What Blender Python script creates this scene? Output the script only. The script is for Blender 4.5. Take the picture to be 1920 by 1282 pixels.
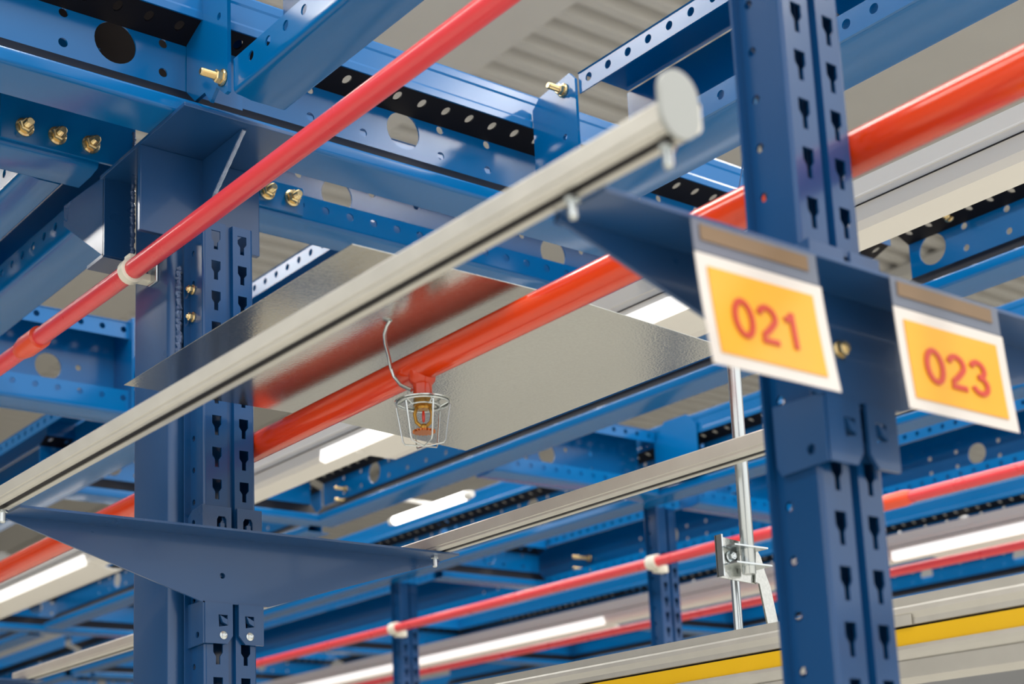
import bpy, bmesh, math, random
from mathutils import Vector, Matrix
from mathutils.geometry import tessellate_polygon
random.seed(7)
PI = math.pi
SC = bpy.context.scene
COL = SC.collection
for o in list(bpy.data.objects): bpy.data.objects.remove(o)

# ------------------------------------------------------------------ camera
# X = along the short shelf arms, Y = along the rails (away), Z = up, metres
F_PX, PPX, PPY = 2913.87, 924.81, 1015.81          # focal length and optical centre for a 1920x1282 frame
yaw, pit, rol = (math.radians(a) for a in (38.22284, 11.790956, 2.420272))
fwd = Vector((math.sin(yaw)*math.cos(pit), math.cos(yaw)*math.cos(pit), math.sin(pit)))
rt0 = Vector((math.cos(yaw), -math.sin(yaw), 0)); dn0 = fwd.cross(rt0)
rt = math.cos(rol)*rt0 + math.sin(rol)*dn0
dn = -math.sin(rol)*rt0 + math.cos(rol)*dn0
cd = bpy.data.cameras.new('camera'); cam = bpy.data.objects.new('camera', cd); COL.objects.link(cam)
cam.matrix_world = Matrix(((rt.x, -dn.x, -fwd.x, 0), (rt.y, -dn.y, -fwd.y, 0), (rt.z, -dn.z, -fwd.z, 1.6), (0, 0, 0, 1)))
cd.sensor_width = 36; cd.sensor_fit = 'HORIZONTAL'; cd.lens = F_PX*36/1920
cd.shift_x = (960-PPX)/1920; cd.shift_y = (PPY-641)/1920
cd.clip_start = .05; cd.clip_end = 200
cd.dof.use_dof = True; cd.dof.focus_distance = 2.3; cd.dof.aperture_fstop = 5.2
SC.camera = cam

# ------------------------------------------------------------------ world, lights, exposure
w = bpy.data.worlds.new('world'); SC.world = w; w.use_nodes = True
bg = w.node_tree.nodes['Background']; bg.inputs[0].default_value = (1, .985, .965, 1); bg.inputs[1].default_value = 1.45
def area(name, loc, rot, sx, sy, power, col=(1, .97, .92)):
    l = bpy.data.lights.new(name, 'AREA'); l.shape = 'RECTANGLE'; l.size = sx; l.size_y = sy; l.energy = power; l.color = col
    o = bpy.data.objects.new(name, l); COL.objects.link(o); o.location = loc; o.rotation_euler = rot; return o
for i, x in enumerate((-2.2, 1.6, 5.4)):
    area('hall_light', (x, 3.2, 6.1), (0, 0, 0), .5, 14, 420)
SC.view_settings.view_transform = 'Standard'; SC.view_settings.look = 'None'
SC.view_settings.exposure = 0.0; SC.view_settings.gamma = 1; SC.view_settings.use_curve_mapping = False

# ------------------------------------------------------------------ materials
def srgb(r, g, b):
    f = lambda c: (c/255/12.92 if c/255 <= .04045 else ((c/255+.055)/1.055)**2.4)
    return (f(r), f(g), f(b), 1)
def mat(name, col, rough=.4, metal=0., spec=.5, coat=0., noise=None, bump=0., bscale=80, emis=None, alpha=1., var=0.):
    m = bpy.data.materials.new(name); m.use_nodes = True; nt = m.node_tree; b = nt.nodes['Principled BSDF']
    b.inputs['Base Color'].default_value = col; b.inputs['Roughness'].default_value = rough; b.inputs['Metallic'].default_value = metal
    b.inputs['Specular IOR Level'].default_value = spec; b.inputs['Coat Weight'].default_value = coat; b.inputs['Coat Roughness'].default_value = .08
    if emis: b.inputs['Emission Color'].default_value = emis[0]; b.inputs['Emission Strength'].default_value = emis[1]
    if alpha < 1: b.inputs['Alpha'].default_value = alpha
    tc = nt.nodes.new('ShaderNodeTexCoord')
    if var or noise:
        n = nt.nodes.new('ShaderNodeTexNoise'); n.inputs['Scale'].default_value = noise or 6; n.inputs['Detail'].default_value = 4
        nt.links.new(tc.outputs['Object'], n.inputs['Vector'])
        r = nt.nodes.new('ShaderNodeMapRange'); r.inputs[3].default_value = rough*(1-.35); r.inputs[4].default_value = rough*1.35
        nt.links.new(n.outputs['Fac'], r.inputs[0]); nt.links.new(r.outputs[0], b.inputs['Roughness'])
        if var:
            mx = nt.nodes.new('ShaderNodeMix'); mx.data_type = 'RGBA'; mx.inputs[6].default_value = tuple(c*(1-var) for c in col[:3])+(1,); mx.inputs[7].default_value = tuple(min(1, c*(1+var)) for c in col[:3])+(1,)
            nt.links.new(n.outputs['Fac'], mx.inputs[0]); nt.links.new(mx.outputs[2], b.inputs['Base Color'])
    if bump:
        n2 = nt.nodes.new('ShaderNodeTexNoise'); n2.inputs['Scale'].default_value = bscale; n2.inputs['Detail'].default_value = 2
        nt.links.new(tc.outputs['Object'], n2.inputs['Vector'])
        bp = nt.nodes.new('ShaderNodeBump'); bp.inputs['Strength'].default_value = bump; bp.inputs['Distance'].default_value = .002
        nt.links.new(n2.outputs['Fac'], bp.inputs['Height']); nt.links.new(bp.outputs[0], b.inputs['Normal'])
    return m
M = {}
M['blue'] = mat('blue_enamel', srgb(0, 94, 156), .16, 0, .46, .0, noise=5, bump=.04, bscale=14, var=.06)
M['navy'] = mat('dark_blue_enamel', srgb(22, 66, 112), .3, 0, .5, .25, noise=7, bump=.04, bscale=18, var=.05)
M['post'] = mat('post_blue_enamel', srgb(10, 62, 110), .2, 0, .45, .2, noise=6, bump=.04, bscale=16, var=.06)
M['black'] = mat('black_shade_and_seams', srgb(16, 16, 22), .55, 0, .2)  # near-black for shade painted on ledges and in slots, also for seams
M['galv'] = mat('galvanised_sheet', srgb(196, 198, 194), .17, .95, .5, 0, noise=260, bump=.07, bscale=300, var=.16)
M['rail'] = mat('brushed_galvanised_rail', srgb(200, 198, 190), .38, .35, .5, 0, noise=40, var=.06)
M['zinc'] = mat('bright_zinc', srgb(205, 212, 214), .25, .95, .5)
M['ybolt'] = mat('yellow_zinc', srgb(222, 200, 150), .26, .95, .5)
M['hose'] = mat('red_plastic_tube', srgb(222, 66, 72), .3, 0, .5, .2, noise=12, var=.05)
M['coupl'] = mat('orange_red_coupling', srgb(232, 80, 44), .3, 0, .5, .2)
M['pipe'] = mat('orange_red_pipe_paint', srgb(212, 58, 8), .22, 0, .5, .35, noise=6, bump=.03, bscale=10, var=.05)
M['white'] = mat('white_enamel', srgb(222, 220, 214), .4, 0, .4)
M['clipw'] = mat('ivory_plastic', srgb(226, 222, 206), .4)
M['lens'] = mat('lit_diffuser', srgb(255, 252, 246), .4, emis=((1, .97, .92, 1), .9))
M['tube'] = mat('lit_fluorescent_tube', srgb(255, 255, 255), .4, emis=((1, .98, .95, 1), 4.0))
M['yellow'] = mat('yellow_strip', srgb(238, 190, 20), .4, noise=20, var=.03)
M['card'] = mat('white_card', srgb(204, 198, 192), .5, noise=8, var=.02)
M['field'] = mat('amber_print', srgb(222, 156, 10), .45, noise=9, var=.05)
M['red'] = mat('red_print', srgb(186, 52, 22), .5)
M['cap'] = mat('grey_plastic_cap', srgb(150, 154, 152), .5)
M['pouch'] = mat('clear_pouch_plastic', srgb(104, 112, 128), .3, alpha=.8)
M['tape'] = mat('faded_amber_strip', srgb(112, 88, 58), .45)
M['brass'] = mat('bronze_brass', srgb(176, 132, 60), .28, .9)
M['bulb'] = mat('red_glass_bulb', srgb(196, 40, 20), .1, 0, .6)
M['copper'] = mat('copper_deflector', srgb(190, 112, 58), .35, .9)
M['weld'] = mat('weld_bead_painted', srgb(70, 92, 128), .2, .2, .6, bump=.6, bscale=260)
M['edge_glint'] = mat('painted_edge_glint', srgb(150, 166, 190), .2, .5, .6, bump=.4, bscale=260)  # pale colour of the painted highlight on the gusset edge
M['roof'] = mat('roof_sheet_beige', srgb(204, 201, 194), .6, noise=3, var=.05)
M['floor'] = mat('concrete_floor', srgb(196, 192, 182), .5, noise=2, var=.08)
M['deck'] = mat('dark_deck_board', srgb(38, 32, 30), .7, 0, .2, noise=6, var=.1)
M['wall'] = mat('grey_wall_cladding', srgb(150, 150, 148), .6, noise=2, var=.05)
M['thread'] = mat('threaded_rod_zinc', srgb(200, 205, 205), .3, .9, bump=.1, bscale=300)

# ------------------------------------------------------------------ builders
ORG = {}
def _link(name, me, m, parent):
    o = bpy.data.objects.new(name, me); COL.objects.link(o)
    if m: me.materials.append(M[m])
    if parent is not None: o.parent = parent; ORG[o.name] = ORG[parent.name]
    else: ORG[o.name] = Vector((0, 0, 0))
    return o
def obj(name, bm, m, parent=None, smooth=False, recalc=True):
    if recalc: bmesh.ops.recalc_face_normals(bm, faces=bm.faces)
    if parent is not None: bmesh.ops.translate(bm, verts=bm.verts, vec=-ORG[parent.name])
    me = bpy.data.meshes.new(name); bm.to_mesh(me); bm.free()
    if smooth:
        for p in me.polygons: p.use_smooth = True
        try: me.set_sharp_from_angle(angle=math.radians(32))
        except Exception: pass
    return _link(name, me, m, parent)
def tag(o, label, cat, group=None, kind=None):
    o['label'] = label
    if cat: o['category'] = cat
    if group: o['group'] = group
    if kind: o['kind'] = kind
    return o
def thing(name, label, cat, loc, group=None):
    o = bpy.data.objects.new(name, None); COL.objects.link(o); o.location = loc; o.empty_display_size = .05
    ORG[o.name] = Vector(loc)
    return tag(o, label, cat, group)
def circ(u, v, r, n=14):
    return [(u+r*math.cos(2*PI*i/n), v+r*math.sin(2*PI*i/n)) for i in range(n)]
def rect(u0, v0, u1, v1): return [(u0, v0), (u1, v0), (u1, v1), (u0, v1)]
def plate_bm(outer, holes, P, t, bm=None):
    """flat plate with cut holes; P(u,v,n) -> world, n from 0 to t"""
    bm = bm or bmesh.new()
    loops = [outer]+holes; flat = [p for L in loops for p in L]
    tris = tessellate_polygon([[Vector((p[0], p[1], 0)) for p in L] for L in loops])
    a = [bm.verts.new(P(u, v, 0)) for u, v in flat]; b = [bm.verts.new(P(u, v, t)) for u, v in flat]
    for i, j, k in tris:
        if len({i, j, k}) < 3: continue
        try: bm.faces.new((a[i], a[j], a[k])); bm.faces.new((b[k], b[j], b[i]))
        except ValueError: pass
    s = 0
    for L in loops:
        n = len(L)
        for i in range(n):
            q = s+i; r = s+(i+1) % n
            bm.faces.new((a[q], a[r], b[r], b[q]))
        s += n
    return bm
def chunked(u0, u1, v0, v1, holes, P, t, step=.6, long=1.):
    """long perforated strip: cut in lengths so that filling stays simple, welded again"""
    bm = bmesh.new(); cuts = [u0]
    hs = sorted(holes, key=lambda h: h[0])
    while cuts[-1] < u1-1e-6:
        c = min(cuts[-1]+step, u1)
        if u1-c < .15: c = u1
        else:
            for _ in range(40):
                if all(abs(c-h[0]) > h[2]+.003 for h in hs): break
                c += .004
            c = min(c, u1)
        cuts.append(c)
    for a, b in zip(cuts[:-1], cuts[1:]):
        H = [[(u, h[1]+(v-h[1])*long) for u, v in circ(h[0], h[1], h[2], 28 if h[2] > .02 else 14)] for h in hs if a+h[2] < h[0] < b-h[2]]
        plate_bm(rect(a, v0, b, v1), H, P, t, bm)
    inner = {round(c, 5) for c in cuts[1:-1]}
    return bm
def sheet(poly, t):
    """open 2D polyline -> closed outline of thickness t (offset to the left)"""
    n = len(poly); off = []
    for i in range(n):
        d = Vector((0, 0))
        ns = []
        if i > 0: e = Vector(poly[i])-Vector(poly[i-1]); e.normalize(); ns.append(Vector((-e.y, e.x)))
        if i < n-1: e = Vector(poly[i+1])-Vector(poly[i]); e.normalize(); ns.append(Vector((-e.y, e.x)))
        d = sum(ns, Vector((0, 0)))
        d = d/ d.length_squared*(2 if len(ns) == 2 else 1) if d.length > 1e-6 else ns[0]
        if len(ns) == 2: d = (ns[0]+ns[1])/(1+ns[0].dot(ns[1])) if ns[0].dot(ns[1]) > -.9 else ns[0]
        off.append(tuple(Vector(poly[i])+d*t))
    return list(poly)+off[::-1]
def prism_bm(outline, P, u0, u1, bm=None):
    """closed outline (d,z) swept along u"""
    bm = bm or bmesh.new()
    a = [bm.verts.new(P(u0, d, z)) for d, z in outline]; b = [bm.verts.new(P(u1, d, z)) for d, z in outline]; n = len(outline)
    for i in range(n): bm.faces.new((a[i], a[(i+1) % n], b[(i+1) % n], b[i]))
    for q in (a, b):
        for i, j, k in tessellate_polygon([[Vector((d, z, 0)) for d, z in outline]]):
            try: bm.faces.new((q[i], q[j], q[k]))
            except ValueError: pass
    return bm
def arc(cx, cy, r, a0, a1, n=5):
    return [(cx+r*math.cos(math.radians(a0+(a1-a0)*i/n)), cy+r*math.sin(math.radians(a0+(a1-a0)*i/n))) for i in range(n+1)]
def box_bm(x0, x1, y0, y1, z0, z1, bev=0., bm=None):
    b2 = bmesh.new(); bmesh.ops.create_cube(b2, size=1)
    for v in b2.verts: v.co = Vector(((x0+x1)/2+v.co.x*(x1-x0), (y0+y1)/2+v.co.y*(y1-y0), (z0+z1)/2+v.co.z*(z1-z0)))
    if bev: bmesh.ops.bevel(b2, geom=b2.edges[:], offset=bev, segments=2, affect='EDGES', profile=.6)
    if bm is None: return b2
    me = bpy.data.meshes.new('t'); b2.to_mesh(me); b2.free(); bm.from_mesh(me); bpy.data.meshes.remove(me); return bm
def tube_bm(pts, r, seg=14, bm=None, cap=True, closed=False):
    bm = bm or bmesh.new(); pts = [Vector(p) for p in pts]; n = len(pts); rings = []
    rs = r if isinstance(r, (list, tuple)) else [r]*n
    up = None
    for i, p in enumerate(pts):
        if closed: t = (pts[(i+1) % n]-pts[i-1]).normalized()
        else: t = ((pts[i+1] if i < n-1 else p)-(pts[i-1] if i > 0 else p)).normalized()
        if up is None: up = Vector((0, 0, 1)) if abs(t.z) < .9 else Vector((1, 0, 0))
        s = t.cross(up).normalized(); up = s.cross(t).normalized()
        rings.append([bm.verts.new(p+(s*math.cos(2*PI*k/seg)+up*math.sin(2*PI*k/seg))*rs[i]) for k in range(seg)])
    for i in range(n if closed else n-1):
        A, B = rings[i], rings[(i+1) % n]
        for k in range(seg): bm.faces.new((A[k], A[(k+1) % seg], B[(k+1) % seg], B[k]))
    if cap and not closed: bm.faces.new(rings[0][::-1]); bm.faces.new(rings[-1])
    return bm
def lathe_bm(prof, c, axis, seg=20, bm=None):
    """prof [(r, h)], c base point, axis direction"""
    bm = bm or bmesh.new(); c = Vector(c); ax = Vector(axis).normalized(); s = ax.orthogonal().normalized(); q = ax.cross(s); rings = []
    for r, h in prof: rings.append([bm.verts.new(c+ax*h+(s*math.cos(2*PI*k/seg)+q*math.sin(2*PI*k/seg))*max(r, 1e-5)) for k in range(seg)])
    for A, B in zip(rings[:-1], rings[1:]):
        for k in range(seg): bm.faces.new((A[k], A[(k+1) % seg], B[(k+1) % seg], B[k]))
    bm.faces.new(rings[0]); bm.faces.new(rings[-1]); return bm
BOLT = {}
def bolt(parent, c, axis, m='ybolt', s=1., length=.022, name='bolt'):
    """hex flange nut with protruding threaded end, on a surface point c, pointing along axis"""
    key = (m, round(s, 3), length)
    if key not in BOLT:
        bm = lathe_bm([(.0105*s, 0), (.0105*s, .002*s), (.0085*s, .003*s)], (0, 0, 0), (0, 0, 1), 20)
        lathe_bm([(.0082*s, .0025*s), (.0082*s, .0095*s), (.0068*s, .011*s)], (0, 0, 0), (0, 0, 1), 6, bm)
        pr = [(.0046*s, .009*s)]; h = .011*s
        while h < length*s-.002: pr += [(.0049*s, h), (.0043*s, h+.0007)]; h += .0014
        pr += [(.0046*s, length*s-.001), (.0036*s, length*s)]
        lathe_bm(pr, (0, 0, 0), (0, 0, 1), 14, bm)
        bmesh.ops.recalc_face_normals(bm, faces=bm.faces)
        me = bpy.data.meshes.new('bolt'); bm.to_mesh(me); bm.free(); me.materials.append(M[m]); BOLT[key] = me
    o = bpy.data.objects.new(name, BOLT[key]); COL.objects.link(o); o.parent = parent; ORG[o.name] = ORG[parent.name]
    q = Vector((0, 0, 1)).rotation_difference(Vector(axis).normalized())
    o.rotation_mode = 'QUATERNION'; o.rotation_quaternion = q; o.location = Vector(c)-ORG[parent.name]
    return o
def PX(front, z0):     # member along X, its open face looks to -Y
    return lambda u, d, z: Vector((u, front+d, z0+z))
def PY(front, z0):     # member along Y, its open face looks to -X
    return lambda u, d, z: Vector((front+d, u, z0+z))
def frange(a, b, s):
    out = []
    while a < b-1e-6: out.append(a); a += s
    return out
def root_loc(axis, u, front, z0): return (u, front, z0) if axis == 'X' else (front, u, z0)

def girder(axis, u0, u1, front, z0, label, group=None, big=None, hole0=None, m='blue', wd=.088):
    """sigma girder: web set back, perforated ledge under the top, rounded lower lip"""
    P = (PX if axis == 'X' else PY)(front, z0)
    t = thing('floor_girder', label, 'beam', root_loc(axis, u0, front, z0), group)
    low = [(wd, 0.)]+arc(.007, .007, .007, 270, 180, 5)+[(0., .020)]+arc(.0042, .0215, .0042, 180, 0, 6)+[(.0084, .014)]
    obj('lower_flange', prism_bm(sheet(low[::-1], .0028), P, u0, u1), m, t, True)
    holes = []
    big = big if big is not None else frange(u0+.3, u1-.1, .532)
    for b in big:
        holes.append((b, .118, .034))
        for dx in (-.083, .079, .183, -.187):
            if u0+.02 < b+dx < u1-.02:
                holes += [(b+dx, .092, .0075), (b+dx, .141, .0075)]
    PW = lambda u, v, n: P(u, .058+n, v)
    obj('web', chunked(u0, u1, .0031, .155, holes, PW, .003), m, t)
    obj('shaded_lower_ledge', prism_bm([(.0088, .0235), (.0577, .0705), (.0577, .0655), (.0088, .0195)], P, u0, u1), 'black', t)  # black strip painting the shade in the trough behind the lip
    h0 = hole0 if hole0 is not None else u0+.02
    hs = [(u, .028, .0072) for u in frange(h0, u1-.012, .051)]
    PL = lambda u, v, n: P(u, v*.95+n*.3, .170-v*.36+n)
    obj('perforated_ledge', chunked(u0, u1, .0, .061, hs, PL, .003, long=1.45), 'black', t)  # coloured black for the shade under the overhanging top
    up = [(0., .166), (0., .178), (.0012, .182), (.0012, .212), (0., .216), (0., .228)]+arc(.005, .228, .005, 180, 90, 3)+[(wd, .233)]
    obj('upper_flange', prism_bm(sheet(up[::-1], .0028), P, u0, u1), m, t)
    return t
def joist(axis, u0, u1, front, z0, label, group=None, wd=.09, h=.22, lip=.042, lz=.016, pitch=.05, hole0=None, big=None, m='blue', webholes=True):
    """C joist with perforated upper and lower lips"""
    P = (PX if axis == 'X' else PY)(front, z0)
    t = thing('floor_joist', label, 'beam', root_loc(axis, u0, front, z0), group)
    low = [(wd, lz+.012)]+arc(wd-.006, .006, .006, 0, -90, 4)+[(.030, 0), (.012, .003)]+arc(.008, .011, .008, 250, 180, 4)+[(0, lz)]
    obj('bottom_flange', prism_bm(sheet(low, -.0026) if False else sheet(low[::-1], .0026), P, u0, u1), m, t, True)
    h0 = hole0 if hole0 is not None else u0+.02
    hs = frange(h0, u1-.012, pitch)
    PLp = lambda u, v, n: P(u, n, v)
    obj('lower_lip', chunked(u0, u1, lz, lz+lip, [(u, lz+lip*.55, .0078) for u in hs], PLp, .0026), m, t)
    obj('upper_lip', chunked(u0, u1, h-lip, h-.003, [(u, h-lip*.5, .0078) for u in hs], PLp, .0026), m, t)
    holes = []
    big = big if big is not None else (frange(u0+.35, u1-.1, .532) if webholes else [])
    for b in big:
        holes.append((b, h*.51, .034))
        for dx in (-.083, .079, .183, -.187):
            if u0+.02 < b+dx < u1-.02: holes += [(b+dx, .085, .0075), (b+dx, .135, .0075)]
    PW = lambda u, v, n: P(u, wd-.003+n, v)
    obj('web', chunked(u0, u1, lz+.01, h-.008, holes, PW, .003), m, t)
    top = [(0., h-.004)]+arc(.005, h-.005, .005, 180, 90, 3)+[(wd, h)]
    obj('top_flange', prism_bm(sheet(top[::-1], .0026), P, u0, u1), m, t)
    return t

# ------------------------------------------------------------------ structure: floor and roof
fl = obj('floor', box_bm(-14, 22, -12, 26, -.1, 0), 'floor'); tag(fl, 'pale concrete warehouse floor below the racking', None, kind='structure')
for nm, b, lb in (('added_wall_left', (-9.2, -9, 6, 24.2, 0, 7), 'unseen grey wall added on the left, open nearer for light'), ('wall_back', (-9, 24, 24, 24.2, 0, 7), 'grey cladding wall at the far end'), ('wall_right', (24, 24.2, -12, 24, 0, 7), 'grey cladding wall on the right')):  # left wall is unseen, added for dull reflections, cut short to admit light
    tag(obj(nm, box_bm(*b), 'wall'), lb, None, kind='structure')
def roof():
    ZR = 6.5; p = .2; prof = []; y = 1.
    while y < 22:
        prof += [(y, ZR), (y+.075, ZR), (y+.1, ZR+.10), (y+.17, ZR+.10), (y+.2, ZR)]; y += p
    pts = [prof[0]]
    for q in prof[1:]:
        if q != pts[-1]: pts.append(q)
    bm = bmesh.new(); a = [bm.verts.new((-12, y, z)) for y, z in pts]; b = [bm.verts.new((20, y, z)) for y, z in pts]
    a2 = [bm.verts.new((-12, y, z+.01)) for y, z in pts]; b2 = [bm.verts.new((20, y, z+.01)) for y, z in pts]
    for i in range(len(pts)-1):
        bm.faces.new((a[i], b[i], b[i+1], a[i+1])); bm.faces.new((a2[i+1], b2[i+1], b2[i], a2[i]))
    c = obj('ceiling', bm, 'roof', recalc=False); tag(c, 'beige ribbed roof sheeting high above the racking', None, kind='structure')
    for x0, x1, dz in ((4.55, 5.46, .10), (2.6, 3.5, .06), (7.0, 7.6, .12), (7.61, 8.2, .09), (8.21, 9.0, .12), (10.6, 11.2, .12), (-1.2, -.4, .1)):
        r = obj('trim_1', box_bm(x0, x1, 1, 22, ZR-dz, ZR-.005, .01), 'roof'); tag(r, 'flat beige roof purlin band across the ribbed ceiling', None, kind='structure')
roof()

# ------------------------------------------------------------------ members of the platform
girder('X', -.25, 2.70, 1.972, 2.733, 'large blue girder crossing over the left post, round hole at its left', big=[.376, .908, 1.439, 1.971], hole0=.03)
rear = joist('X', 1.19, 2.64, 2.235, 2.737, 'blue perforated-lip beam behind the big girder, running right from the left post', wd=.08, lz=.012, big=[1.481, 2.013], hole0=1.303, pitch=.052)
rearL = joist('X', -.2, .972, 2.235, 2.740, 'blue beam between the left edge and the left post, red glint underneath', wd=.085, lz=.012, big=[.3], hole0=.05, pitch=.052)
# joist coming over the camera, beside the left post
j1 = joist('Y', .7, 1.893, 1.035, 2.740, 'broad blue joist rising to the top edge left of the red hose', wd=.09, h=.232, lz=.017, hole0=.7403, big=[.9, 1.43])
c1 = obj('cleat', plate_bm([(1.895, .0), (1.905, -.0), (1.93, .022), (1.95, .006), (1.968, .03), (2.028, .03), (2.028, .215), (1.895, .215)], [circ(1.921, .135, .006)], lambda u, v, n: Vector((1.026+n, u, 2.745+v)), .006), 'blue', j1)
bolt(c1, (1.025, 1.908, 2.772), (-1, 0, 0), 'ybolt', 1.25, .03)
c1b = obj('cleat_foot', plate_bm(rect(1.035, 2.745, 1.12, 2.95), [], lambda u, v, n: Vector((u, 2.02+n, v)), .006), 'blue', j1)
j2 = joist('Y', .55, 1.849, 1.690, 2.740, 'blue double-lipped joist at top right, passing behind the right post', wd=.118, h=.216, lz=.004, lip=.042, hole0=.5733, big=[.87, 1.40])
c2 = obj('cleat', plate_bm([(1.851, .03), (1.968, .03), (1.968, .19), (1.948, .207), (1.865, .218), (1.851, .202)], [circ(1.884, .104, .006)], lambda u, v, n: Vector((1.682+n, u, 2.74+v)), .006), 'blue', j2)
bolt(c2, (1.681, 1.881, 2.931), (-1, 0, 0), 'ybolt', 1.2, .03)
# joists beyond the girders
joist('Y', 2.42, 4.28, 1.022, 2.722, 'blue joist with small holes rising from the left edge behind the left post', wd=.09, h=.225, lz=.018, hole0=2.432, big=[2.95, 3.6], pitch=.0522)
joist('Y', 2.33, 6.6, 1.690, 2.740, 'blue joist with white-dotted lip between the left post and the galvanised sheet', wd=.118, h=.216, lz=.004, hole0=2.35, big=[2.8, 3.33])
joist('Y', 2.33, 3.6, .885-.005, 2.745, 'blue joist at the left edge just under the bolted plate', wd=.07, h=.2, lz=.012, hole0=2.36, big=[2.9])
y3 = joist('X', .2, 1.600, 3.480, 2.737, 'bright blue cross beam with a big round hole, left of the square column', wd=.09, h=.248, lz=.02, lip=.046, pitch=.0567, hole0=.2247, big=[1.425], )
obj('end_plate', box_bm(1.600, 1.607, 3.46, 3.58, 2.72, 2.99, .001), 'blue', y3)
J3 = girder('Y', 2.34, 4.36, 2.655, 2.742, 'long blue girder running behind the galvanised sheet, bright rounded lower lip', big=[2.46, 2.99, 3.58, 4.05], hole0=2.37)
J3n = girder('Y', .6, 1.935, 2.655, 2.742, 'blue girder at the right edge under the white lamp, cut end with a round hole', big=[.8, 1.34, 1.876], hole0=.635)
bolt(J3, (2.712, 4.22, 2.842), (-1, 0, 0), 'ybolt', 1.1, .04); bolt(J3, (2.712, 4.22, 2.802), (-1, 0, 0), 'ybolt', 1.1, .04)
bolt(J3n, (2.69, 1.81, 2.905), (-1, 0, 0), 'ybolt', 1.2, .04)
bolt(J3n, (2.655, 1.985, 2.80), (-1, 0, 0), 'ybolt', 1.3, .04)
girder('X', 1.72, 2.66, 4.30, 2.742, 'blue girder meeting the long girder in a corner beside the left post', big=[1.95, 2.3])
girder('X', 1.4, 3.4, 6.80, 2.742, 'blurred blue cross girder at the lower left behind the white lamp', big=[2.1, 2.7])
girder('Y', 4.45, 6.75, 2.70, 2.742, 'blurred blue girder slanting into a corner left of the square column foot', big=[4.9, 5.5, 6.1])
joist('X', 2.76, 3.43, 3.485, 2.740, 'short blue cross joist behind the grey rail, left of the blue cleat', wd=.09, big=[3.04], lz=.012, hole0=2.80)
joist('X', 3.63, 4.16, 3.505, 2.740, 'short blue cross joist right of the zinc hanger tube', wd=.09, big=[3.9], lz=.012)
J5 = girder('Y', 2.0, 8.2, 3.438, 2.742, 'blurred blue girder just below the grey rail, bright dots through its shaded ledge', big=[2.5, 3.0, 3.53, 4.2, 4.75, 5.3], hole0=2.03)
obj('cleat', plate_bm([(3.30, .03), (3.49, .03), (3.49, .17), (3.44, .235), (3.34, .235), (3.30, .2)], [], lambda u, v, n: Vector((3.428+n, u, 2.742+v)), .006), 'blue', J5)
girder('X', 3.62, 4.17, 4.93, 2.742, 'blurred blue cross girder ending above the red hose, two gold bolts beyond', big=[3.9])
J7 = joist('Y', 1.9, 8.2, 4.175, 2.742, 'blurred blue joist with white dots above the distant red hose', wd=.118, h=.218, lz=.004, big=[2.35, 2.88, 3.75, 4.3, 5.35])
for z in (2.80, 2.85): bolt(J7, (4.28, 4.79, z), (-1, 0, 0), 'ybolt', 1.5, .06)
girder('Y', 2.0, 8.2, 5.165, 2.742, 'blurred blue girder with a shaded dotted band above the distant white lamps', big=[2.9, 3.6, 4.1, 4.7, 5.3], hole0=2.03)
girder('Y', 2.0, 8.2, 5.99, 2.742, 'farthest blurred blue girder near the yellow-striped rail', big=[3.0, 3.9, 4.4, 5.0])
girder('X', 4.3, 6.2, 6.9, 2.742, 'far blurred blue cross girder low in the middle', big=[4.8, 5.4])
girder('X', 3.6, 5.2, 8.25, 2.742, 'farthest blurred cross girder left of the distant post', big=[4.1, 4.7])

dk = thing('deck_panel', 'dark underside of a deck board above the girder at the top left', 'panel', (.4, 2.4, 2.985))
for i in range(4): obj('board', box_bm(-.35+i*.375, -.35+i*.375+.37, 2.05, 2.80, 2.985, 3.015, .001), 'deck', dk)

girder('Y', 6.95, 9.4, 2.70, 2.742, 'tiny blurred girder at the lower left, beyond the far cross girder', big=[7.4, 8.0, 8.6])
girder('Y', 8.3, 11, 3.44, 2.742, 'small blurred girder low behind the square column foot', big=[8.8, 9.5])
girder('X', 1.4, 5.2, 9.45, 2.742, 'faint far cross girder near the bottom left corner', big=[2.2, 3.2, 4.2])
girder('X', 2.2, 8.0, 11.6, 2.742, 'faintest far cross girder along the bottom left', big=[3.2, 4.2, 5.2])
girder('Y', 2.4, 11, 6.66, 2.742, 'far blurred girder showing under the distant white lamp', big=[3.4, 4.4, 5.4, 6.4])
girder('Y', 2.4, 11, 7.65, 2.742, 'far blurred girder just above the yellow-striped track', big=[3.6, 4.6, 5.6])
lastg = girder('X', 5.2, 8.0, 5.6, 2.742, 'far blurred cross girder above the track, left of the hanger', big=[5.8, 6.9])

# ------------------------------------------------------------------ square column with welded head
colm = thing('platform_column', 'square dark blue steel column behind the slotted left post, welded head on top', 'column', (1.104, 2.168, 0))
bm = bmesh.new()
def rrect(x0, x1, y0, y1, r, n=5):
    return arc(x1-r, y1-r, r, 0, 90, n)+arc(x0+r, y1-r, r, 90, 180, n)+arc(x0+r, y0+r, r, 180, 270, n)+arc(x1-r, y0+r, r, 270, 360, n)
obj('shaft', prism_bm(rrect(1.034, 1.174, 2.100, 2.236, .014), lambda u, x, y: Vector((x, y, u)), 0, 2.728), 'navy', colm, True)
hp = obj('head_plate', box_bm(.977, 1.187, 2.088, 2.098, 2.585, 2.727, .0015), 'navy', colm)
obj('saddle_plate', box_bm(.977, 1.187, 1.938, 2.240, 2.727, 2.733, .001), 'navy', colm)
obj('gusset', plate_bm([(1.957, 2.7265), (2.088, 2.7265), (2.088, 2.632)], [], lambda u, v, n: Vector((1.084+n, u, v)), .008), 'navy', colm)
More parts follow.
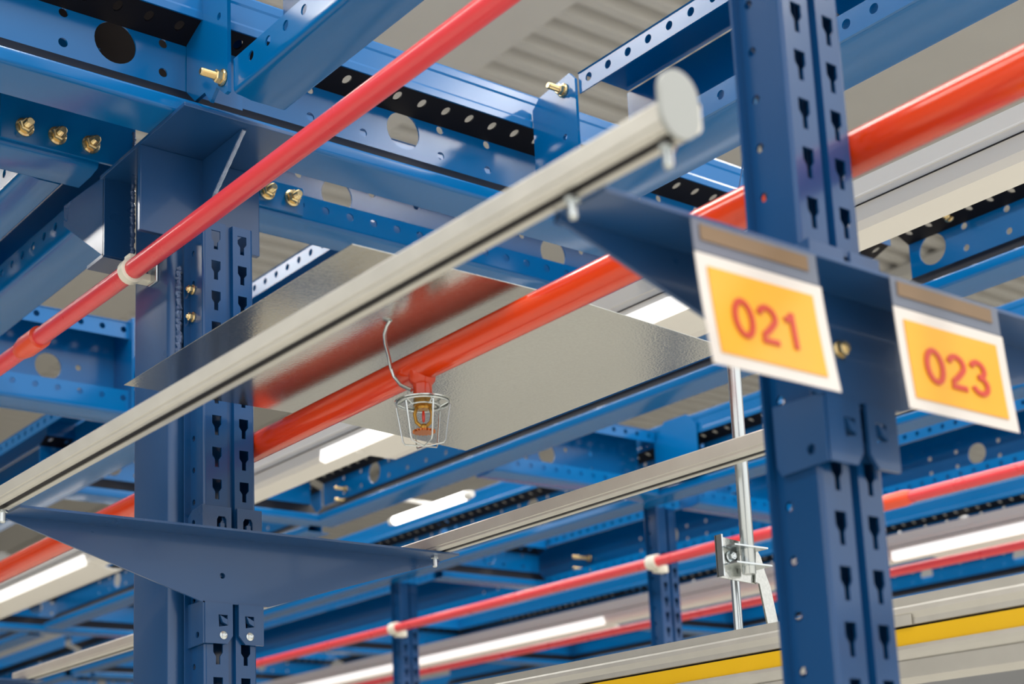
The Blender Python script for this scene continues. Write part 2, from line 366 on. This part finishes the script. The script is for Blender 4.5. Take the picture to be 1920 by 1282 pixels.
obj('weld_and_glint_bead', tube_bm([(1.088, 1.9575+(2.086-1.9575)*i/30+random.uniform(-.0006, .0006), 2.7255-(2.7255-2.633)*i/30) for i in range(31)], [.0034*random.uniform(.8, 1.1) for _ in range(31)], 8), 'edge_glint', colm, True)  # added pale bead, painting the highlight along the gusset's front edge
cpl = obj('connection_plate', box_bm(.806, 1.034, 2.228, 2.235, 2.752, 2.826, .001), 'blue', colm)
for x in (.844, .898, .955): bolt(cpl, (x, 2.228, 2.777), (0, -1, 0), 'ybolt', 1.45, .019)
cpr = obj('connection_plate', box_bm(1.174, 1.356, 2.227, 2.234, 2.748, 2.80, .001), 'blue', colm)
for x in (1.281, 1.332): bolt(cpr, (x, 2.227, 2.775), (0, -1, 0), 'ybolt', 1.45, .019)
stub = obj('stub_bracket', plate_bm(rect(.982, 2.594, 1.034, 2.732), [], lambda u, v, n: Vector((u, 2.232+n, v)), .006), 'navy', colm)
obj('stub_side', plate_bm([(2.236, 2.594), (2.236, 2.732), (2.40, 2.742), (2.40, 2.705)], [], lambda u, v, n: Vector((.982+n, u, v)), .006), 'navy', colm)
obj('stub_floor', box_bm(.982, 1.034, 2.236, 2.30, 2.592, 2.598), 'navy', colm)
def weld(x, y, z0, z1, r=.0042):
    pts, rs = [], []; z = z0
    while z <= z1: pts.append((x+random.uniform(-.001, .001), y+random.uniform(-.001, .001), z)); rs.append(r*random.uniform(.7, 1.15)); z += .003
    obj('weld_and_glint_bead', tube_bm(pts, rs, 8), 'weld', colm, True)
weld(1.031, 2.230, 2.754, 2.822); weld(1.031, 2.231, 2.60, 2.73); weld(1.046, 2.094, 2.38, 2.54, .005)

# ------------------------------------------------------------------ slotted uprights
def slots(x, ztop, z0, z1):
    H = []; z = ztop
    while z > z0+.04:
        if z < z1-.008:
            H.append([(x+a, z+b) for a, b in ((-.0078, 0), (.0078, 0), (.0078, -.013), (.0035, -.019), (.0035, -.031), (-.0035, -.031), (-.0035, -.019), (-.0078, -.013))])
        z -= .05
    return H
def upright(yf, z0, z1, label, depth=.045, dx=0., slot=2.589, group=None, m='post', cheap=False):
    X0, X1 = 1.0595+dx, 1.147+dx
    t = thing('slotted_upright', label, 'post', ((X0+X1)/2, yf, z0), group)
    for a, b, c in ((X0+.004, X0+.040, X0+.0225), (X1-.0355, X1-.004, X1-.019)):
        bmm = bmesh.new(); z = z0
        while z < z1-1e-6:                     # one length per 0.5 m
            e = min(z+.5, z1); 
            if z1-e < .1: e = z1
            H = [h for h in slots(c, slot, 0, 9.) if min(q[1] for q in h) > z+.002 and max(q[1] for q in h) < e-.002]
            plate_bm(rect(a, z, b, e), H, lambda u, v, n: Vector((u, yf+n, v)), .0025, bmm); z = e
        obj('slotted_strip', bmm, m, t)
    g = [(X0+.040, 0), (X0+.0415, .007), (X1-.037, .007), (X1-.0355, 0)]
    obj('centre_groove', prism_bm(sheet(g, .0025), lambda u, d, z: Vector((d, yf+z, u)), z0, z1), m, t)
    zb_ = min(z1, 2.47) if depth < .05 else z1
    bw = bmesh.new(); z = z0
    while z < zb_-1e-6:
        e = min(z+.5, zb_)
        if zb_-e < .1: e = zb_
        H = [circ(X0+.0125, q, .0072, 12) for q in frange(z0+.064, zb_-.03, .05) if z+.009 < q < e-.009] if depth > .052 else []
        plate_bm(rect(X0+.003, z, X1-.004, e), H, lambda u, v, n: Vector((u, yf+depth-.0035+n, v)), .0025, bw); z = e
    obj('back_web', bw, m, t)
    for s, x in ((-1, X0), (1, X1)):
        H = [circ(yf+depth*.72, z, .0048, 12) for z in frange(z0+.057, z1-.03, .05)] if not cheap else []
        bmm = bmesh.new(); z = z0
        while z < z1-1e-6:
            e = min(z+.5, z1)
            if z1-e < .1: e = z1
            HH = [h for h in H if min(q[1] for q in h) > z+.001 and max(q[1] for q in h) < e-.001]
            plate_bm(rect(yf+.004, z, yf+depth, e), HH, lambda u, v, n: Vector((x-s*n, u, v)), .0025, bmm); z = e
        sw = obj('side_wall', bmm, m, t)
        cb = arc(0, 0, .004, 180, 270, 5)+arc(0, 0, .0015, 270, 180, 4)
        obj('corner_bend', prism_bm([(x-.004-q[0], yf+.004+q[1]) for q in cb] if s > 0 else [(x+.004+q[0], yf+.004+q[1]) for q in cb], lambda u, d, z: Vector((d, z, u)), z0, z1), m, t, True)
        bl = obj('back_flange', box_bm(min(x, x+s*.010), max(x, x+s*.010), yf+depth-.003, yf+depth, z0, z1), m, t)
    return t
upL = upright(2.040, 0, 2.603, 'slotted blue post under the welded head, below the red hose')
for z in (2.497, 2.452): bolt(upL, (1.0590, 2.072, z), (-1, 0, 0), 'ybolt', .8, .014)
upR = upright(.872, 0, 3.4, 'tall slotted blue post at right behind the numbered tags, out of focus', depth=.054, slot=2.5975)
upright(3.60, 0, 2.742, 'distant slotted blue post right of centre, red hose clipped to it', dx=2.465, depth=.05, slot=2.59)
upright(5.10, 0, 2.742, 'most distant slotted blue post, low at centre, white clip on its hose', dx=2.465, depth=.05, slot=2.59)

# ------------------------------------------------------------------ shelf brackets
def bracket(yw, label, screws=True, sc='zinc', yb=None):
    """two tapering arms: folded flange on top, web, hook clips below and above"""
    Z = 2.100; XC = 1.1212; HA = .3665
    t = thing('shelf_bracket', label, 'bracket', (XC, yw, Z))
    web = [(XC-HA, Z), (XC+HA, Z), (XC+HA, Z-.006), (1.165, Z-.102), (1.056, Z-.102), (XC-HA, Z-.006)]
    obj('arm_web', plate_bm(web, [circ(1.0868, Z-.060, .0045, 12)], lambda u, v, n: Vector((u, yw+n, v)), .004), 'navy', t)
    fl_ = [(yw+.004, -.004)]+[(yw, 0)]  # placeholder to keep the bend near the web
    pr = [(.004, -.006)]+arc(-.0, .0, .004, 0, 90, 4)
    prof = [(yw+.004, Z-.0085), (yw+.003, Z-.0045), (yw+.000, Z-.0032), (yw-.055, Z-.0032)]
    obj('top_flange', prism_bm(sheet(prof, -.0034), lambda u, y, z: Vector((u, y, z)), XC-HA, XC+HA), 'navy', t)
    for x0, x1, cx, cut in ((1.0573, 1.1028, 1.0868, 1), (1.1130, 1.1550, 1.131, -1)):
        zb, zt = 1.938, 1.9985
        ol = [(x0, zt), (x0, zb), (x1-.009, zb), (x1, zb+.012), (x1, zt)] if cut > 0 else [(x0, zt), (x0, zb+.013), (x0+.011, zb), (x1, zb), (x1, zt)]
        win = [(cx-.0075, 1.981), (cx+.0075, 1.981), (cx+.0075, 1.9655), (cx-.0065, 1.963)]
        c = obj('hook_clip', plate_bm(ol, [win], lambda u, v, n: Vector((u, yw-.0015+n, v)), .004), 'navy', t)
        obj('hook', prism_bm([(cx-.006, 1.980), (cx+.006, 1.974), (cx+.006, 1.966), (cx-.002, 1.970)], lambda u, x, z: Vector((x, u, z)), yw-.004, yw+.004), 'navy', c)
        s = obj('screw_head', lathe_bm([(.0062, 0), (.0062, .0015), (.0035, .003)], (cx, yw-.0015, 1.9505), (0, -1, 0), 14), sc, c, True) if screws else None
        cu = obj('hook_clip', plate_bm([(x0, Z+.003), (x1, Z+.003), (x1, Z+.046), (x0, Z+.046)], [[(cx-.008, Z+.026), (cx-.005, Z+.031), (cx+.005, Z+.031), (cx+.008, Z+.026), (cx+.008, Z+.006), (cx-.008, Z+.006)]], lambda u, v, n: Vector((u, yw+.001+n, v)), .003), 'navy', t)
        obj('hook', box_bm(cx-.004, cx+.003, yw-.002, yw+.004, Z+.008, Z+.020), 'navy', cu)
    for z0, z1, n_ in ((1.938, 2.0, 'lower'), (2.103, 2.147, 'upper')):
        wg = [(yw, z0), (yw+.054, z0-.003), (yw+.059, z0+.006), (yw+.059, z1+.001), (yw, z1)] if n_ == 'lower' else [(yw, z0), (yw+.050, z0), (yw+.050, z1-.014), (yw+.034, z1-.004), (yw, z1)]
        obj('clip_wing', plate_bm(wg, [circ(yw+.018 if n_ == 'lower' else yw+.030, (z0+.014) if n_ == 'lower' else z0+.020, .005, 12)], lambda u, v, n: Vector((1.0545+n, u, v)), .003), 'navy', t)
    return t
bl_ = bracket(2.034, 'dark blue two-armed bracket clipped to the slotted left post, grey rails on its tips')
br_ = bracket(.858, 'blurred dark blue bracket on the right post, carrying the yellow number tags', screws=False)
bolt(br_, (1.0833, .858, 2.0446), (0, -1, 0), 'ybolt', .8, .013)
bf_ = bracket(3.77, 'far bracket tip just showing at the bottom left corner, under the grey rail end')

# ------------------------------------------------------------------ rails on the bracket tips
def rail(x0, x1, y0, y1, zb, zt, label, bolts, cap_at=None):
    t = thing('guide_rail', label, 'rail', ((x0+x1)/2, y0, zb))
    wq = x1-x0; a = wq*.30; b = wq*.64
    out = [(x0, zt-.002), (x0+.002, zt), (x1, zt), (x1, zb+.004), (x1-.003, zb), (x0+b, zb), (x0+b, zb+.010), (x0+a, zb+.010), (x0+a, zb), (x0+.004, zb), (x0+.0015, zb+.003), (x0+.0015, zb+.006), (x0, zb+.007)]
    obj('channel', prism_bm(out, lambda u, x, z: Vector((x, u, z)), y0, y1), 'rail', t)
    obj('slot_shade', box_bm(x0+a+.0002, x0+b-.0002, y0+.001, y1-.001, zb+.0012, zb+.0099), 'black', t)  # black filler standing for the shade inside the rail slot
    for y in bolts:
        bb = lathe_bm([(.0068, 0), (.0068, .003), (.0052, .0035)], ((x0+x1)/2, y, zb-.004), (0, 0, -1), 6)
        lathe_bm([(.0040, .003), (.0040, .0155), (.003, .0175)], ((x0+x1)/2, y, zb-.004), (0, 0, -1), 12, bb)
        obj('bolt', bb, 'zinc', t)
    if cap_at is not None:
        xc, zc = (x0+x1)/2, (zb+zt)/2-.002
        r = .0187; h = .0075; zc = 2.1155; xc -= .009
        ol = arc(xc, zc+h, r, 0, 180, 12)+arc(xc, zc-h, r, 180, 360, 12)
        obj('end_cap', plate_bm(ol, [], lambda u, v, n: Vector((u, cap_at-n, v)), .004), 'cap', t)
    return t
rail(.7255, .757, .702, 4.6, 2.1005, 2.1235, 'near grey rail crossing the picture diagonally, rounded cap at its right end', [2.004, .826, .722], .702)
rail(1.4395, 1.4725, .45, 3.80, 2.1005, 2.1255, 'farther grey rail running from the left bracket tip towards the right post', [2.004, .826])

# ------------------------------------------------------------------ red sampling hose
hz = thing('red_hose', 'red plastic tube crossing diagonally in front of the left post, held by an ivory clip', 'pipe', (1.0, 2.165, 2.548))
obj('tube', tube_bm([(1.0, y, 2.548+.004*max(0, y-2.2)*2.5) for y in [.3+.2*i for i in range(20)]], .0158, 20), 'hose', hz, True)
cp_y = 2.585
obj('coupling', tube_bm([(1.0, cp_y-.045, 2.5515), (1.0, cp_y-.043, 2.5515), (1.0, cp_y+.018, 2.552), (1.0, cp_y+.045, 2.552), (1.0, cp_y+.047, 2.552)], [.0166, .0205, .0205, .0168, .016], 20), 'coupl', hz, True)
ck = obj('clip', tube_bm([(1.0, 2.158, 2.548), (1.0, 2.160, 2.548), (1.0, 2.176, 2.548), (1.0, 2.178, 2.548)], [.0162, .0205, .0205, .0162], 20), 'clipw', hz, True)
obj('clip_foot', box_bm(1.012, 1.034, 2.159, 2.182, 2.534, 2.546, .002), 'clipw', ck); obj('clip_tab', box_bm(.992, 1.003, 2.158, 2.178, 2.566, 2.574, .002), 'clipw', ck)
obj('clip_plate', box_bm(1.029, 1.034, 2.140, 2.170, 2.528, 2.560, .002), 'zinc', ck)
h2 = thing('red_hose', 'distant red tube passing two blurred posts with white clips', 'pipe', (3.485, 3.6, 2.548))
obj('tube', tube_bm([(3.485, y, 2.548) for y in (1.4, 3, 5, 7, 9)], .017, 14), 'hose', h2, True)
for y in (3.585, 5.085):
    q = obj('clip', tube_bm([(3.485, y-.02, 2.548), (3.485, y+.02, 2.548)], .024, 14), 'clipw', h2, True)
    obj('clip_foot', box_bm(3.49, 3.535, y-.015, y+.015, 2.515, 2.54, .003), 'clipw', q)
obj('coupling', tube_bm([(3.485, 2.56, 2.548), (3.485, 2.58, 2.548), (3.485, 2.66, 2.548), (3.485, 2.69, 2.548)], [.019, .0225, .0225, .018], 14), 'coupl', h2, True)
h3 = thing('red_hose', 'farthest red band, below the distant white lamps', 'pipe', (4.42, 3.6, 2.55))  # red rod standing for a reddish band, shares the hose name
obj('tube', tube_bm([(4.42, y, 2.552) for y in (1.6, 4, 9)], .016, 12), 'hose', h3, True)  # long red rod drawn along a reddish band under the lamps

# ------------------------------------------------------------------ sprinkler main, head, cage
pz = lambda y: 2.2622-.0086*(y-1.711)
PXC = 1.168
pp = thing('sprinkler_main', 'thick orange-red steel pipe running diagonally under the galvanised sheet', 'pipe', (PXC, 1.7, 2.262))
obj('pipe', tube_bm([(PXC, y, pz(y)) for y in (.3, 1.7, 3.3, 6.)], .0214, 32), 'pipe', pp, True)
HOOK = [(1.0885, 1.5778, 2.2986), (1.0895, 1.5869, 2.2944), (1.095, 1.6017, 2.2882), (1.105, 1.6156, 2.2824), (1.122, 1.6338, 2.2737), (1.138, 1.6516, 2.2629), (1.143, 1.6519, 2.2517), (1.146, 1.6405, 2.237), (1.15, 1.6218, 2.2258)]
SX, SY = PXC, 1.622; ST = pz(SY); K = .744
kp = lambda pr: [(a*K, b*K) for a, b in pr]
obj('tee_socket', lathe_bm(kp([(.0265, -.008), (.0235, -.030), (.0178, -.037), (.0168, -.068), (.0155, -.070)]), (SX, SY, ST), (0, 0, 1), 24), 'pipe', pp, True)
sp = thing('fire_sprinkler', 'brass fire sprinkler in a bright wire cage hanging from the orange pipe', 'sprinkler', (SX, SY, 2.155))
ZT = ST-.049
obj('cage_plate', lathe_bm(kp([(.0515, 0), (.0515, .0025), (.047, .0045), (.02, .005)]), (SX, SY, ZT-.003), (0, 0, 1), 36), 'galv', sp, True)
def ring(r, z, rr=.0012): return tube_bm([(SX+r*K*math.cos(2*PI*i/36), SY+r*K*math.sin(2*PI*i/36), ZT+z*K) for i in range(36)], rr, 8, closed=True)
obj('cage_ring', ring(.047, -.006), 'zinc', sp, True); obj('cage_ring', ring(.031, -.012), 'zinc', sp, True)
for i in range(6):
    a = 2*PI*i/6+.28; c, s = math.cos(a)*K, math.sin(a)*K
    pts = [(SX+c*r, SY+s*r, ZT+z*K) for r, z in ((.030, -.013), (.046, -.005), (.0485, -.010), (.0385, -.074), (.035, -.080), (.010, -.0835), (-.004, -.084))]
    obj('cage_wire', tube_bm(pts, .0012, 8), 'zinc', sp, True)
obj('body', lathe_bm(kp([(.0175, 0), (.0175, -.008), (.0125, -.010), (.0105, -.014)]), (SX, SY, ZT-.002), (0, 0, 1), 24), 'brass', sp, True)
for s in (1, -1):
    obj('frame_arm', tube_bm([(SX+s*.0095*K, SY-s*.007*K, ZT-.012*K), (SX+s*.0125*K, SY-s*.0095*K, ZT-.026*K), (SX+s*.0105*K, SY-s*.008*K, ZT-.040*K), (SX+s*.003*K, SY-s*.002*K, ZT-.049*K)], .0025, 10), 'brass', sp, True)
obj('glass_bulb', lathe_bm(kp([(.0012, 0), (.0026, .003), (.0030, .010), (.0026, .018), (.0012, .022)]), (SX, SY, ZT-.041*K), (0, 0, 1), 14), 'bulb', sp, True)
obj('boss', lathe_bm(kp([(.0050, -.012), (.0062, -.004), (.0040, 0)]), (SX, SY, ZT-.044*K), (0, 0, 1), 16), 'brass', sp, True)
nT = 18; ol = []
for i in range(nT*2):
    r = (.0205 if i % 2 == 0 else .0165)*K; ol += [(r*math.cos(PI*(i-.3)/nT), r*math.sin(PI*(i-.3)/nT)), (r*math.cos(PI*(i+.3)/nT), r*math.sin(PI*(i+.3)/nT))]
obj('deflector', plate_bm(ol, [], lambda u, v, n: Vector((SX+u, SY+v, ZT-.060*K+n)), .003), 'copper', sp)
hk = obj('wire_hook', tube_bm(HOOK, .0026, 12), 'zinc', None, True)
tag(hk, 'bent zinc wire hook beside the sprinkler, holding the sheet over the pipe', 'hook')

# galvanised deflector sheet, folded slightly along the pipe
Xa, Xb, Ya, Yb, Zs = .9115, 1.5235, 1.393, 1.998, 2.298
def zplate(x): return Zs if x < 1.235 else Zs-.055*(x-1.235)
xs = [Xa+(Xb-Xa)*i/30 for i in range(31)]
outl = [(x, zplate(x)) for x in xs]+[(x, zplate(x)+.001) for x in reversed(xs)]
gs = obj('deflector_sheet', prism_bm(outl, lambda u, x, z: Vector((x, u, z)), Ya, Yb), 'galv', None, True)
tag(gs, 'large galvanised metal sheet above the sprinkler, mirroring the orange pipe', 'metal sheet')

# ------------------------------------------------------------------ linear lamps
def lamp(dx, y0, y1, lenses, label):
    t = thing('strip_lamp', label, 'lamp', (2.03+dx, y0, 2.6))
    X = 2.0+dx
    body = [(X, 2.700), (X, 2.672), (X-.0015, 2.671), (X-.0015, 2.668), (X, 2.667), (X+.004, 2.628), (X+.012, 2.615), (X+.07, 2.608), (X+.07, 2.700)]
    obj('trunking', prism_bm(body, lambda u, x, z: Vector((x, u, z)), y0, y1), 'white', t)
    obj('seam', box_bm(X-.0022, X+.001, y0+.01, y1-.01, 2.6535, 2.6548), 'black', t)
    for a, b in lenses:
        rf = obj('reflector', prism_bm([(X+.012, 2.612), (X+.10, 2.598), (X+.135, 2.603), (X+.135, 2.606), (X+.10, 2.604), (X+.02, 2.625)], lambda u, x, z: Vector((x, u, z)), a, b-.14), 'white', t)
        obj('diffuser', prism_bm([(X-.003, 2.640), (X-.006, 2.612), (X+.010, 2.606), (X+.010, 2.640)], lambda u, x, z: Vector((x, u, z)), a, b), 'lens', t)
        obj('reflector_end', box_bm(X+.012, X+.13, b-.142, b-.139, 2.600, 2.612), 'white', t)
    return t
lamp(0, .7, 3.9, [(1.75, 3.22)], 'white strip lamp running just below and behind the orange pipe')
lamp(0, 4.50, 8, [(4.68, 7.9)], 'white strip lamp end at the lower left below the bracket arm')
lamp(2.485, 1.8, 8.4, [(1.8, 3.40), (4.95, 8.3)], 'distant creamy white strip lamp, lower right')
def tube_lamp(x, z, y0, y1, label):
    t = thing('fluorescent_tube', label, 'lamp', (x, y0, z))
    obj('glass_tube', tube_bm([(x, y0, z), (x, y1, z)], .016, 14), 'tube', t, True)
    for yy, sg in ((y0, -1), (y1, 1)): obj('lamp_socket', lathe_bm([(.016, 0), (.012, .03)], (x, yy, z), (0, sg, 0), 14), 'white', t, True)
    obj('mount_arm', box_bm(2.745, x, (y0+y1)/2-.01, (y0+y1)/2+.01, z+.015, z+.022), 'white', t)
tube_lamp(3.1, 2.832, 4.07, 4.50, 'glaring white tube below the long girder, right of the bracket arm')
tube_lamp(3.1, 2.920, 5.11, 5.6, 'small glaring white tube end just above the bracket arm')

# ------------------------------------------------------------------ number tags
def stroke_digit(ch):
    """centre lines of plain grotesque figures in a 0.6 x 1 cell"""
    A = lambda cx, cy, rx, ry, a0, a1, n=14: [(cx+rx*math.cos(math.radians(a0+(a1-a0)*i/n)), cy+ry*math.sin(math.radians(a0+(a1-a0)*i/n))) for i in range(n+1)]
    if ch == '0': return [A(.30, .5, .235, .44, 90, 450, 28)]
    if ch == '1': return [[(.12, .74), (.27, .82), (.345, .97), (.345, .03)]]
    if ch == '2': return [A(.30, .70, .225, .24, 170, -20, 12)+[(.47, .55), (.30, .36), (.14, .22), (.075, .065), (.545, .065)]]
    return [A(.285, .725, .205, .215, 165, -80, 12)+[(.25, .515)], [(.25, .515)]+A(.29, .275, .235, .235, 82, -165, 14)]
def digits(txt, xl, xr, zl, zh, y, parent):
    bmd = bmesh.new(); n = len(txt); adv = .70; W = adv*(n-1)+.6; og = ORG[parent.name]; th = .074
    for k, ch in enumerate(txt):
        for q, line in enumerate(stroke_digit(ch)):
            L = [Vector(p) for p in line]; m_ = len(L); lft, rgt = [], []
            closed = (L[0]-L[-1]).length < 1e-4
            for i_, p in enumerate(L):
                a = L[i_-1] if i_ > 0 else (L[-2] if closed else p); b = L[i_+1] if i_ < m_-1 else (L[1] if closed else p)
                d = (b-a).normalized(); nn = Vector((-d.y, d.x)); c_ = 1.
                lft.append(p+nn*th); rgt.append(p-nn*th)
            def W3(p, off): return Vector((xl+(p.x+k*adv)/W*(xr-xl), y-off, zl+p.y*(zh-zl)))-og
            fr = [[bmd.verts.new(W3(p, .0006+.00005*q)) for p in Q] for Q in (lft, rgt)]; bk = [[bmd.verts.new(W3(p, .0001)) for p in Q] for Q in (lft, rgt)]
            for i_ in range(m_-1):
                for Q in ((fr[0], fr[1]), (bk[1], bk[0]), (fr[1], bk[1]), (bk[0], fr[0])): bmd.faces.new((Q[0][i_], Q[0][i_+1], Q[1][i_+1], Q[1][i_]))
    bmesh.ops.recalc_face_normals(bmd, faces=bmd.faces)
    me = bpy.data.meshes.new('printed_number'); bmd.to_mesh(me); bmd.free()
    return _link('printed_number', me, 'red', parent)
def numtag(txt, x0, x1, label, bend, dz=0., tilt=0.):
    Y = .7985; t = thing('number_tag', label, 'sign', ((x0+x1)/2, Y, 2.094+dz))
    def yoff(z): return Y-bend*max(0, (2.094+dz-z))**1.5*3
    def curved(x0, x1, za, zb, off, mt, name, th=.0006, parent=t, n=6):
        prof = [(yoff(za+(zb-za)*i/n)-off, za+(zb-za)*i/n) for i in range(n+1)]
        return obj(name, prism_bm(sheet(prof, th), lambda u, y, z: Vector((u, y, z)), x0, x1), mt, parent)
    pc = curved(x0, x1, 2.094+dz, 2.0665+dz, 0, 'pouch', 'pouch_flap'); curved(x0+.008, x1-.012, 2.090+dz, 2.0765+dz, .001, 'tape', 'amber_strip', parent=pc)
    cd_ = curved(x0, x1+.002, 2.0655+dz, 1.970+dz, 0, 'card', 'card')
    fd = curved(x0+.011, x1-.012, 2.0545+dz, 1.981+dz, .0010, 'field', 'amber_field', parent=cd_)
    dg = digits(txt, x0+.031, x1-.035, 1.9985+dz, 2.0325+dz, Y, fd)
    for v in dg.data.vertices: v.co.y += yoff(v.co.z+ORG[fd.name].z)-Y-.0016
    return t
numtag('021', .8405, .988, 'yellow tag reading 021 hanging from the blurred bracket arm', .10)
numtag('023', 1.087, 1.247, 'yellow tag reading 023 hanging right of the blurred post', .06, .003)

# ------------------------------------------------------------------ hanger tube, clamp and yellow-striped rail
RX, RY = 1.57, 1.430
hg = thing('hanger_tube', 'zinc hanger tube and clamp dropping from behind the 021 tag', 'hanger', (RX, RY, 1.978))
obj('tube', lathe_bm([(.0088, 0), (.0094, .001), (.0094, .472)], (RX, RY, 1.977), (0, 0, 1), 24), 'zinc', hg, True)
obj('suspension_wire', tube_bm([(RX+.115, RY+.02, 2.74), (RX, RY, 2.42)], .001, 8), 'navy', hg, True)
cl = obj('clamp_plate', plate_bm([(1.524, 1.972), (1.598, 1.968), (1.598, 2.020), (1.590, 2.024), (1.524, 2.030)], [], lambda u, v, n: Vector((u, RY+.014+n, v)), .003), 'galv', hg)
obj('clamp_ear', box_bm(1.528, 1.594, RY-.016, RY+.014, 2.0115, 2.0138), 'zinc', cl); obj('clamp_ear', box_bm(1.530, 1.600, RY-.016, RY+.014, 1.9875, 1.9898), 'zinc', cl)
obj('clamp_side', box_bm(1.524, 1.527, RY+.004, RY+.015, 1.972, 2.030), 'zinc', cl)
bolt(cl, (1.548, RY+.013, 2.002), (0, -1, 0), 'zinc', .75, .012, 'screw')
obj('drop_plate', plate_bm([(1.598, 2.018), (1.607, 2.006), (1.613, 1.985), (1.622, 1.965), (1.634, 1.905), (1.612, 1.905), (1.600, 1.968), (1.592, 1.97)], [], lambda u, v, n: Vector((u, RY+.010+n, v)), .003), 'galv', hg)
obj('drop_rod', lathe_bm([(.0065, 0), (.0065, .09)], (1.605, RY+.06, 1.90), (0, 0, 1), 16), 'zinc', hg, True)
yr = thing('track_rail', 'galvanised track with a yellow stripe in the lower right corner', 'rail', (1.57, 1.2, 1.826))
def strip(name, pts, m): return obj(name, prism_bm(pts, lambda u, x, z: Vector((x, u, z)), .3, 4.5), m, yr)
strip('top_channel', [(1.57, 1.905), (1.57, 1.894), (1.573, 1.8935), (1.64, 1.8935), (1.64, 1.905)], 'rail')
strip('main_profile', [(1.568, 1.8935), (1.563, 1.890), (1.562, 1.884), (1.566, 1.876), (1.566, 1.869), (1.569, 1.8685), (1.64, 1.8685), (1.64, 1.8935)], 'rail')
strip('shadow_gap', [(1.571, 1.8685), (1.571, 1.8655), (1.64, 1.8655), (1.64, 1.8685)], 'black')
strip('yellow_stripe', [(1.566, 1.8655), (1.566, 1.844), (1.64, 1.844), (1.64, 1.8655)], 'yellow')
strip('lower_profile', [(1.563, 1.844), (1.5615, 1.839), (1.563, 1.834), (1.566, 1.828), (1.568, 1.826), (1.64, 1.826), (1.64, 1.844)], 'rail')
strip('bottom_lip', [(1.566, 1.8255), (1.566, 1.805), (1.64, 1.805), (1.64, 1.8255)], 'rail')
obj('label_holder', plate_bm(rect(1.165, 1.868, 1.255, 1.881), [], lambda u, v, n: Vector((1.5605+n, u, v)), .0018), 'rail', yr)
